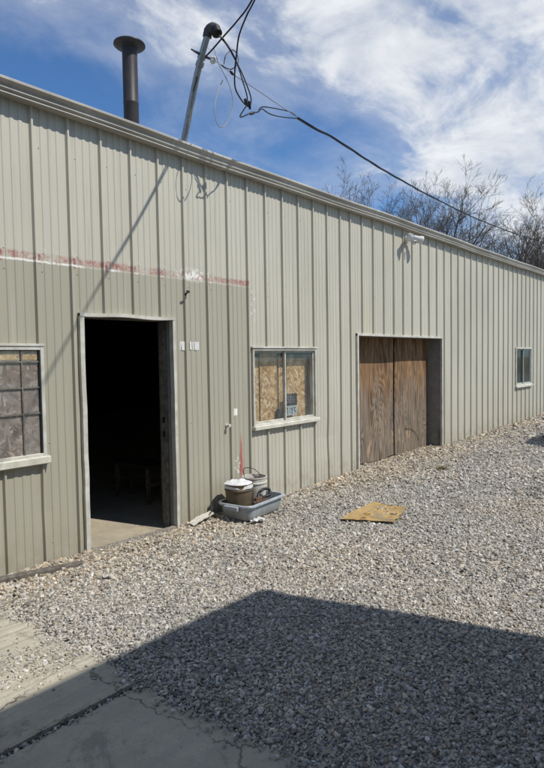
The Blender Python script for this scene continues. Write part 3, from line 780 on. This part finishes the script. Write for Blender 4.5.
# ------------------------------------------------------------------ things in the room
wb = empty('work_bench', (4.07, 1.36, -.092)); tag(wb, 'low wooden bench barely visible inside the dark doorway', 'bench')
MB().box(-.14, .16, -.42, .42, .42, .46, .004).build('seat', M_inner, wb)
for lx in (-.10, .10):
    for ly in (-.33, .30): MB().box(lx-.02, lx+.02, ly-.02, ly+.02, 0, .42, .003).build('leg', M_wood, wb)
for ly in (-.33, .30): MB().box(-.08, .08, ly-.012, ly+.012, .2, .24).build('stretcher', M_wood, wb)

# ------------------------------------------------------------------ tote with buckets beside the wall
TX, TY, TA = 4.345, -.285, R(7)
def tw(v):
    c_, s_ = math.cos(TA), math.sin(TA); return (TX+v[0]*c_-v[1]*s_, TY+v[0]*s_+v[1]*c_, v[2])
def rrect(L, Wd, r, z, n=6):
    out = []
    for cx, cy, a0 in ((L/2-r, Wd/2-r, 0), (-L/2+r, Wd/2-r, 90), (-L/2+r, -Wd/2+r, 180), (L/2-r, -Wd/2+r, 270)):
        for k in range(n+1):
            a = R(a0+90*k/n); out.append(tw((cx+r*math.cos(a), cy+r*math.sin(a), z)))
    return out
zb = -.045
tt = empty('plastic_tote'); tag(tt, 'cloudy grey plastic tote holding two buckets beside the metal wall', 'tote')
b = MB(); b.grid([rrect(.60, .34, .07, zb), rrect(.625, .365, .08, zb+.02), rrect(.665, .405, .09, zb+.145)], True, True)
b.grid([rrect(.655, .395, .085, zb+.145), rrect(.612, .352, .075, zb+.012), rrect(.05, .05, .02, zb+.012)], True, True)
b.build('body', M_tote, tt)
b = MB(); b.grid([rrect(.655, .395, .085, zb+.146), rrect(.66, .40, .088, zb+.16), rrect(.705, .445, .10, zb+.160), rrect(.712, .452, .10, zb+.154), rrect(.708, .448, .10, zb+.138), rrect(.672, .412, .09, zb+.143)], True, True)
b.build('rim', M_tote, tt)
for sx_ in (-1, 1):
    b = MB(); b.box(sx_*.36-.018, sx_*.36+.018, -.09, .09, zb+.10, zb+.150, .008); b.v = [tw(v) for v in b.v]; b.build('handle', M_tote, tt)
rebase(tt, (TX, TY, zb))
def bucket(name, c, z0, h, r0, r1, m, label, inner):
    bk = empty(name); tag(bk, label, 'bucket')
    b = MB(); b.lathe([(0, z0), (r0, z0), (r0+.003, z0+.006), (r1, z0+h-.07), (r1+.008, z0+h-.068), (r1+.008, z0+h-.055), (r1+.001, z0+h-.05), (r1+.003, z0+h-.012), (r1+.009, z0+h-.010), (r1+.009, z0+h), (r1-.002, z0+h), (r1-.005, z0+h-.06)], c, 32)
    b.build('body', m, bk)
    b = MB(); n = 24; b.lathe([(r1-.005, z0+h-.055), (r1*.6, z0+h-.035), (0, z0+h-.03)], c, n)
    b.v = [(x, y, z+.02*mnoise.noise((x*30, y*30, 1.0))) for x, y, z in b.v]; b.build('contents', inner, bk)
    rebase(bk, (c[0], c[1], z0)); return bk
z0 = zb+.014
bucket('bucket', (4.165, -.265, 0), z0, .335, .118, .142, M_bbuck, 'tan brown bucket with a white rag on top in the tote', M_debris)
wbk = bucket('bucket', (4.475, -.205, 0), z0, .345, .108, .128, M_wbuck, 'dirty white bucket filled with brown scrap in the tote', M_debris)
b = MB(); inv = wbk.children[0].matrix_parent_inverse
b.tube(spline([(4.345, -.21, z0+.30), (4.34, -.18, z0+.36), (4.39, -.12, z0+.42), (4.47, -.10, z0+.425), (4.55, -.13, z0+.40), (4.60, -.19, z0+.33)], 6), .004, 6)
hd = b.build('handle', M_cable, wbk); hd.matrix_parent_inverse = inv
b = MB(); rows = []
for i in range(9):
    t_ = i/8
    rows.append([(4.165+(.148*math.sin(t_*1.57)+.02*mnoise.noise((math.cos(2*math.pi*k/26)*1.5+3, math.sin(2*math.pi*k/26)*1.5, t_*3)))*math.cos(2*math.pi*k/26),
                  -.265+(.148*math.sin(t_*1.57)+.02*mnoise.noise((math.cos(2*math.pi*k/26)*1.5+3, math.sin(2*math.pi*k/26)*1.5, t_*3)))*math.sin(2*math.pi*k/26),
                  z0+.335+.035*math.cos(t_*1.57)-.012+.022*mnoise.noise((math.cos(2*math.pi*k/26)*t_*4, math.sin(2*math.pi*k/26)*t_*4, 2.0))-(.03 if i == 8 else 0)) for k in range(26)])
b.grid(rows, True, True); tag(b.build('rag', M_bag, None), 'crumpled white rag heaped on top of the brown bucket', 'rag')
b = MB(); b.tube(spline([(4.31, -.40, z0+.13), (4.36, -.37, z0+.2), (4.43, -.38, z0+.235), (4.49, -.40, z0+.22), (4.47, -.42, z0+.17), (4.40, -.41, z0+.16), (4.36, -.42, z0+.12)], 6), [.016]*37, 8)
tag(b.build('hose_scrap', M_cable, None), 'short curl of black hose lying in front of the white bucket', 'hose')
b = MB(); b.box(4.22, 4.44, -.435, -.40, z0+.10, z0+.145, .008); b.box(4.28, 4.40, -.41, -.37, z0+.12, z0+.17, .01)
tag(b.build('scrap_block', M_debris, None), 'rusty brown scrap block inside the front of the tote', 'scrap')

# small litter by the wall
b = MB(); rows = []
for k in range(9):
    t_ = k/8; x = 3.60+.34*t_; y = -.16+.07*t_; z = -.038+.008*math.sin(t_*5.0)+.045*t_; wd = .042*(1-.5*abs(t_-.4))+.007*math.sin(k*2.7)
    rows.append([(x, y-wd, z), (x, y+wd, z+.012), (x, y+wd, z+.024), (x, y-wd, z+.010)])
b.grid(rows, False, True); b.f += [(0, 1, 2, 3), (35, 34, 33, 32)]; b.sm += [False]*2
tag(b.build('board_scrap', simple('pale scrap', (.52, .49, .41), .8, .3, 20, .2)), 'pale broken strip of board on the gravel left of the tote', 'scrap')
b = MB(); b.tube(spline([(3.80, -.16, -.03), (3.88, -.12, .01), (3.95, -.10, .05), (3.98, -.04, .10)], 5), .006, 6)
tag(b.build('wire_scrap', M_cable), 'dark bent wire over the pale board left of the tote', 'wire')
b = MB(); rows = []
for k in range(8):
    x = 4.05+.025*k; rows.append([(x, -.545-.006*k+.01*math.sin(k*2), -.035+.01*math.sin(k*1.7)), (x+.01, -.515+.003*k, -.033+.012*math.sin(k*2.3+1)), (x+.01, -.515+.003*k, -.030+.012*math.sin(k*2.3+1)), (x, -.545-.006*k+.01*math.sin(k*2), -.032+.01*math.sin(k*1.7))])
b.grid(rows, False, True); tag(b.build('paper_scrap', M_bag), 'white torn paper strip on the gravel in front of the tote', 'paper')
# dark timber on the gravel below the left window
b = MB(); rows = []
for k in range(15):
    t_ = k/14; x = 1.25+1.10*t_; y = -.055-.215*t_; z = -.032+.010*math.sin(t_*4); wd = .022*(1-.35*max(0, t_-.8)/.2)
    rows.append([(x, y-wd, z-.03), (x, y-wd, z+.018), (x, y-.008, z+.034), (x+.005, y+wd, z+.03), (x+.005, y+wd, z-.03)])
b.v = []; b.grid(rows, False, True); b.f += [(0, 1, 2, 3, 4), (74, 73, 72, 71, 70)]; b.sm += [False]*2
tag(b.build('timber_strip', M_wood), 'long dark weathered timber lying on gravel under the left window', 'timber')

# printed cardboard sheet lying flat
cb = empty('cardboard_sheet'); tag(cb, 'tan and yellow printed cardboard sheet lying on the gravel', 'cardboard')
c00, c10, c11, c01 = Vector((4.74, -1.17, 0)), Vector((5.46, -1.10, 0)), Vector((5.42, -1.53, 0)), Vector((4.93, -1.66, 0))
def cpt(u, v):
    p_ = c00.lerp(c10, u).lerp(c01.lerp(c11, u), v)
    e = .008*math.sin(u*23+v*5)+.006*math.sin(v*19+u*3); p_ += Vector((e if u in (0, 1) else 0, e if v in (0, 1) else 0, 0))
    p_.z = gz(p_.x, p_.y)+.022+.010*math.sin(u*5+v*2)+.03*max(0, v-.7)*(1+math.sin(u*9))+.02*max(0, u-.8)
    return p_
def sheet(u0, u1, v0, v1, lift, m, name, n=14):
    b = MB(); top = [[cpt(u0+(u1-u0)*i/n, v0+(v1-v0)*j/n)+Vector((0, 0, lift)) for i in range(n+1)] for j in range(n+1)]
    bot = [[p_-Vector((0, 0, .006)) for p_ in r] for r in top]
    b.grid(top, True); b.grid([r[::-1] for r in bot], True)
    for r, q in ((top[0], bot[0]), (top[-1], bot[-1])): b.grid([r, q], False)
    for s_ in (0, -1): b.grid([[r[s_] for r in top], [r[s_] for r in bot]], False)
    return b.build(name, m, cb)
sheet(.0, 1, 0, 1, 0, M_print, 'panel'); sheet(-.015, 1.01, -.02, .25, .008, M_card, 'flap')
rebase(cb, (5.1, -1.37, -.05))

# weeds by the plywood doors
def weed(x, y, n, h, label):
    b = MB(); r_ = random.Random(int(x*100))
    for k in range(n):
        a = r_.uniform(0, 6.28); L = h*r_.uniform(.5, 1.2); w_ = .004; ox, oy = r_.gauss(0, .07), r_.gauss(0, .03); z = gz(x, y)-.01
        dx_, dy_ = math.cos(a), math.sin(a); pts = []
        for s_ in range(4):
            t_ = s_/3; px, py, pz = x+ox+dx_*L*t_*.8, y+oy+dy_*L*t_*.8, z+L*.7*math.sin(t_*2.0)
            ww = w_*(1-t_*.8); pts += [(px-dy_*ww, py+dx_*ww, pz), (px+dy_*ww, py-dx_*ww, pz)]
        b.add(pts, [(0, 1, 3, 2), (2, 3, 5, 4), (4, 5, 7, 6)])
    tag(b.build('weed', M_weed), label, 'weed')
weed(7.66, -.90, 120, .10, 'low green weed on gravel right of the plywood doors'); weed(6.35, -.45, 40, .06, 'tiny dry weed on gravel left of the plywood doors')

# ------------------------------------------------------------------ gravel, one scatter of crushed stone
rs = np.random.default_rng(11)
CX, CY = 0.0, -4.39457
def scatter(n, rmin, rmax):
    a = rs.uniform(yaw-R(25.7)-R(9), yaw+R(25.7)+R(14), n); r = np.sqrt(rs.uniform(rmin**2, rmax**2, n))
    return CX+r*np.cos(a), CY+r*np.sin(a)
px, py, ps = [], [], []
for n, r0, r1, s0 in ((85000, 1.6, 4.3, .0068), (95000, 4.3, 7.0, .0085), (80000, 7.0, 11.5, .0118), (42000, 11.5, 20.0, .021)):
    x, y = scatter(n, r0, r1); px.append(x); py.append(y); ps.append(np.full(n, s0))
px, py, ps = map(np.concatenate, (px, py, ps))
# larger loose pieces along the foot of the wall
wx_ = rs.uniform(1.2, 16, 7000); wy_ = -np.abs(rs.gamma(1.3, .22, 7000)); px = np.concatenate([px, wx_]); py = np.concatenate([py, wy_]); ps = np.concatenate([ps, np.full(7000, .0125)])
ex = np.array([edge_x(v) for v in np.linspace(-7, -.5, 800)])
el = np.interp(py, np.linspace(-7, -.5, 800), ex)
onslab = (py < -.53) & (px < el-.01)
inrec = (px > 6.9) & (px < 9.6) & (py < .24)
keep = ~onslab & ((py < -.03) | inrec) & ((py < -.09) | (px < 2.55) | (px > 3.56))
px, py, ps = px[keep], py[keep], ps[keep]
# stray stones and grit on the slab
spill_y = rs.uniform(-3.6, -.55, 750); spill_x = np.interp(spill_y, np.linspace(-7, -.5, 800), ex)-np.abs(rs.normal(0, .028, 750))
sx = np.concatenate([rs.normal(1.42, .16, 900), rs.uniform(.7, 1.64, 260), rs.uniform(.3, 1.62, 130), spill_x, rs.normal(1.05, .1, 90)])
sy = np.concatenate([rs.normal(-1.42, .12, 900), rs.normal(-2.03, .016, 260), rs.uniform(-2.0, -.55, 130), spill_y, rs.normal(-1.25, .08, 90)])
sk = (sy < -.53) & (sx < np.interp(sy, np.linspace(-7, -.5, 800), ex)); sx, sy = sx[sk], sy[sk]
ns = len(sx)
n = len(px)
zg = np.array([gz(a, b) for a, b in zip(px, py)])
size = ps*np.exp(rs.normal(0, .38, n)); size = np.clip(size, ps*.45, ps*2.3)
zz = zg+size*rs.uniform(-.15, .75, n)
px = np.concatenate([px, sx]); py = np.concatenate([py, sy]); ssz = .0050*np.exp(rs.normal(0, .42, ns)); size = np.concatenate([size, ssz]); zz = np.concatenate([zz, np.where(np.abs(sy+2.03) < .014, -.050, -.034)+ssz*.4])
n = len(px)
patch = np.array([mnoise.noise((a*.9, b*.9, 3.0)) for a, b in zip(px, py)])
tone = np.clip(rs.beta(2.3, 1.75, n)+.10*patch, 0, 1)
tan = np.clip(.14+.42*np.clip((py+.9)/.9, 0, 1)+.30*patch+rs.normal(0, .22, n), 0, 1)
me = bpy.data.meshes.new('gravel'); me.from_pydata(np.stack([px, py, zz], 1).tolist(), [], [])
def attr(name, typ, arr, key='value'):
    a = me.attributes.new(name, typ, 'POINT'); a.data.foreach_set(key, np.ascontiguousarray(arr, dtype=np.float32 if typ != 'INT' else np.int32).ravel())
attr('tone', 'FLOAT', tone); attr('tan', 'FLOAT', tan); attr('pick', 'INT', rs.integers(0, 6, n))
attr('rot', 'FLOAT_VECTOR', np.stack([rs.normal(0, .5, n), rs.normal(0, .5, n), rs.uniform(0, 6.283, n)], 1), 'vector')
attr('scl', 'FLOAT_VECTOR', np.stack([size*rs.uniform(.9, 1.5, n), size*rs.uniform(.7, 1.1, n), size*rs.uniform(.45, .85, n)], 1), 'vector')
go = bpy.data.objects.new('gravel', me); col.objects.link(go)
tag(go, 'loose grey and tan crushed stone covering the yard', 'gravel', kind='stuff')
ng = bpy.data.node_groups.new('gravel scatter', 'GeometryNodeTree')
ng.interface.new_socket('Geometry', in_out='INPUT', socket_type='NodeSocketGeometry'); ng.interface.new_socket('Geometry', in_out='OUTPUT', socket_type='NodeSocketGeometry')
gn, gl = ng.nodes, ng.links
gi, gout = gn.new('NodeGroupInput'), gn.new('NodeGroupOutput')
jg = gn.new('GeometryNodeGeometryToInstance')
for k in range(6):
    ic = gn.new('GeometryNodeMeshIcoSphere'); ic.inputs['Radius'].default_value = 1; ic.inputs['Subdivisions'].default_value = 1
    rv_ = gn.new('FunctionNodeRandomValue'); rv_.data_type = 'FLOAT_VECTOR'
    rv_.inputs[0].default_value = (.55, .55, .55); rv_.inputs[1].default_value = (1.3, 1.3, 1.3); rv_.inputs['Seed'].default_value = k*13+2
    pn = gn.new('GeometryNodeInputPosition'); vm = gn.new('ShaderNodeVectorMath'); vm.operation = 'MULTIPLY'
    gl.new(pn.outputs[0], vm.inputs[0]); gl.new(rv_.outputs[0], vm.inputs[1])
    sp2 = gn.new('GeometryNodeSetPosition'); gl.new(ic.outputs[0], sp2.inputs['Geometry']); gl.new(vm.outputs[0], sp2.inputs['Position'])
    ch = gn.new('GeometryNodeConvexHull'); gl.new(sp2.outputs[0], ch.inputs[0])
    sm = gn.new('GeometryNodeSetMaterial'); sm.inputs['Material'].default_value = M_stone; gl.new(ch.outputs[0], sm.inputs['Geometry'])
    gl.new(sm.outputs[0], jg.inputs[0])
def na(name, typ):
    a = gn.new('GeometryNodeInputNamedAttribute'); a.data_type = typ; a.inputs['Name'].default_value = name; return a.outputs[0]
iop = gn.new('GeometryNodeInstanceOnPoints')
gl.new(gi.outputs[0], iop.inputs['Points']); gl.new(jg.outputs[0], iop.inputs['Instance']); iop.inputs['Pick Instance'].default_value = True
gl.new(na('pick', 'INT'), iop.inputs['Instance Index']); gl.new(na('rot', 'FLOAT_VECTOR'), iop.inputs['Rotation']); gl.new(na('scl', 'FLOAT_VECTOR'), iop.inputs['Scale'])
gl.new(iop.outputs[0], gout.inputs[0])
md = go.modifiers.new('scatter', 'NODES'); md.node_group = ng
me.materials.append(M_stone)

# ------------------------------------------------------------------ bare trees behind the shed
def tree_mesh(seed, H):
    r_ = random.Random(seed); tr, tw_ = MB(), MB()
    def branch(p, d, L, rad, lv):
        n_ = 5 if lv < 2 else 4 if lv < 4 else 3
        pts = [p]; q = p.copy(); dd = d.copy(); dirs = []
        for k in range(n_):
            dd = (dd+Vector((r_.gauss(0, .10), r_.gauss(0, .10), r_.gauss(.035, .07)))*(1.0+.18*lv)).normalized()
            q = q+dd*(L/n_); pts.append(q.copy()); dirs.append(dd.copy())
        rr = [max(rad*(1-.8*k/n_), .0035) for k in range(n_+1)]
        (tr if lv < 2 else tw_).tube(pts, rr, 8 if lv == 0 else 5 if lv < 3 else 3, False)
        if lv >= 5: return
        cnt = [8, 6, 5, 3, 3][lv]
        for c in range(cnt):
            t_ = r_.uniform(.30 if lv == 0 else .25, 1.0); f_ = t_*n_; i_ = min(int(f_), n_-1)
            bp = pts[i_].lerp(pts[i_+1], f_-i_); bd = dirs[i_]
            side = Vector((r_.gauss(0, 1), r_.gauss(0, 1), r_.gauss(.1, .4))); side -= bd*side.dot(bd); side.normalize()
            nd = (bd*r_.uniform(.75, 1.1)+side*r_.uniform(.45, .85)).normalized()
            branch(bp, nd, L*(1-.30*t_)*r_.uniform(.50, .78), max(rr[i_]*r_.uniform(.48, .68), .004), lv+1)
    branch(Vector((0, 0, 0)), Vector((r_.gauss(0, .05), r_.gauss(0, .05), 1)).normalized(), H*.50, H*.024, 0)
    top = sorted(v[2] for v in tw_.v)[int(len(tw_.v)*.985)]; k = H/top
    for mb in (tr, tw_): mb.v = [(x*k, y*k, z*k) for x, y, z in mb.v]
    return tr, tw_
protos = []
for sd_ in (3, 8, 21):
    tr, tw_ = tree_mesh(sd_, 10.0); a = tr.build('trunk', M_bark); b_ = tw_.build('crown', M_bark); protos.append((a.data, b_.data))
    bpy.data.objects.remove(a); bpy.data.objects.remove(b_)
TREES = [((30.7, 12.4), 12.3, 0, 0.3, 'small bare tree standing leftmost above the gutter'),
         ((25.6, 8.0), 9.6, 1, 1.2, 'bare tree just right of the floodlight, behind the roof'),
         ((27.4, 7.6), 10.6, 2, 2.0, 'tallest bare tree, crossed by the cable near its top'),
         ((27.4, 5.9), 9.3, 0, 3.6, 'wide bare tree right of the tallest one'),
         ((26.2, 4.2), 7.6, 1, 4.2, 'low bare tree between the wide one and the right picture edge'),
         ((26.0, 3.0), 7.8, 2, .8, 'bare tree at the right picture edge, behind the roof end'),
         ((41.5, 10.4), 9.8, 1, 2.6, 'distant bare tree seen through the tallest one'),
         ((43.0, 7.9), 9.2, 2, 4.9, 'distant bare tree seen through the right edge tree'),
         ((36.0, 6.8), 8.6, 0, 1.9, 'distant low bare tree behind the wide tree'),
         ((31.0, 10.2), 11.2, 2, .4, 'slender bare tree between the leftmost one and the tallest one')]
for (tx, ty), h, pi_, rz, lab in TREES:
    t_ = empty('bare_tree', (tx, ty, -.1), rz); t_.scale = (h/10, h/10, h/10); tag(t_, lab, 'tree', 'bare trees behind the shed')
    for nm, d in zip(('trunk', 'crown'), protos[pi_]):
        o = bpy.data.objects.new(nm, d); col.objects.link(o); o.parent = t_

# ------------------------------------------------------------------ out of frame: garage behind the viewpoint and a tank shape added to cast a shadow
gr = empty('garage'); tag(gr, 'flat roofed garage behind the viewpoint whose shadow crosses the gravel', 'building')
GH = 4.6; L_ = (GH+.05)/math.tan(SUN_EL); gyf = -1.66-L_*math.cos(SUN_AZ); gxr = 2.95+L_*math.sin(SUN_AZ)
MB().box(-7, gxr-.02, gyf-7, gyf-.02, -.1, GH-.18, .03).build('wall', M_shed, gr)
MB().box(-7.05, gxr, gyf-7.05, gyf, GH-.18, GH, .05).build('roof', M_roof, gr)
for k in range(5): MB().box(-4.2, -1.2, gyf-.02, gyf+.015, .0+.48*k, .46+.48*k, .008).build('door_panel', M_trim, gr)
rebase(gr, (-2, gyf-3.5, -.1))
tk = empty('tank_caster'); tag(tk, 'white tank shape on legs added as shadow caster, beyond the right edge of the picture', 'tank')  # unseen stand-in, added to throw the ground shadow at the right edge
prof_t = [(0, -1.25)]+[(.48*math.sin(R(a)), -.87-.38*math.cos(R(a))) for a in range(15, 91, 15)]+[(.48, .87)]+[(.48*math.sin(R(a)), .87+.38*math.cos(R(a))) for a in range(75, 0, -15)]+[(0, 1.25)]
MB().lathe(prof_t, (12.05, -2.22, .80), 28, Matrix.Rotation(math.pi/2, 3, 'Y')).build('shell', M_tank, tk)
b = MB(); b.lathe([(.13, 0), (.13, .12), (.10, .17), (0, .18)], (12.05, -2.22, 1.26), 20); b.build('dome', M_tank, tk)
for xx_ in (11.4, 12.7): MB().box(xx_-.05, xx_+.05, -2.5, -1.94, -.06, .5, .01).build('leg', M_galv, tk)
rebase(tk, (12.05, -2.22, -.06))
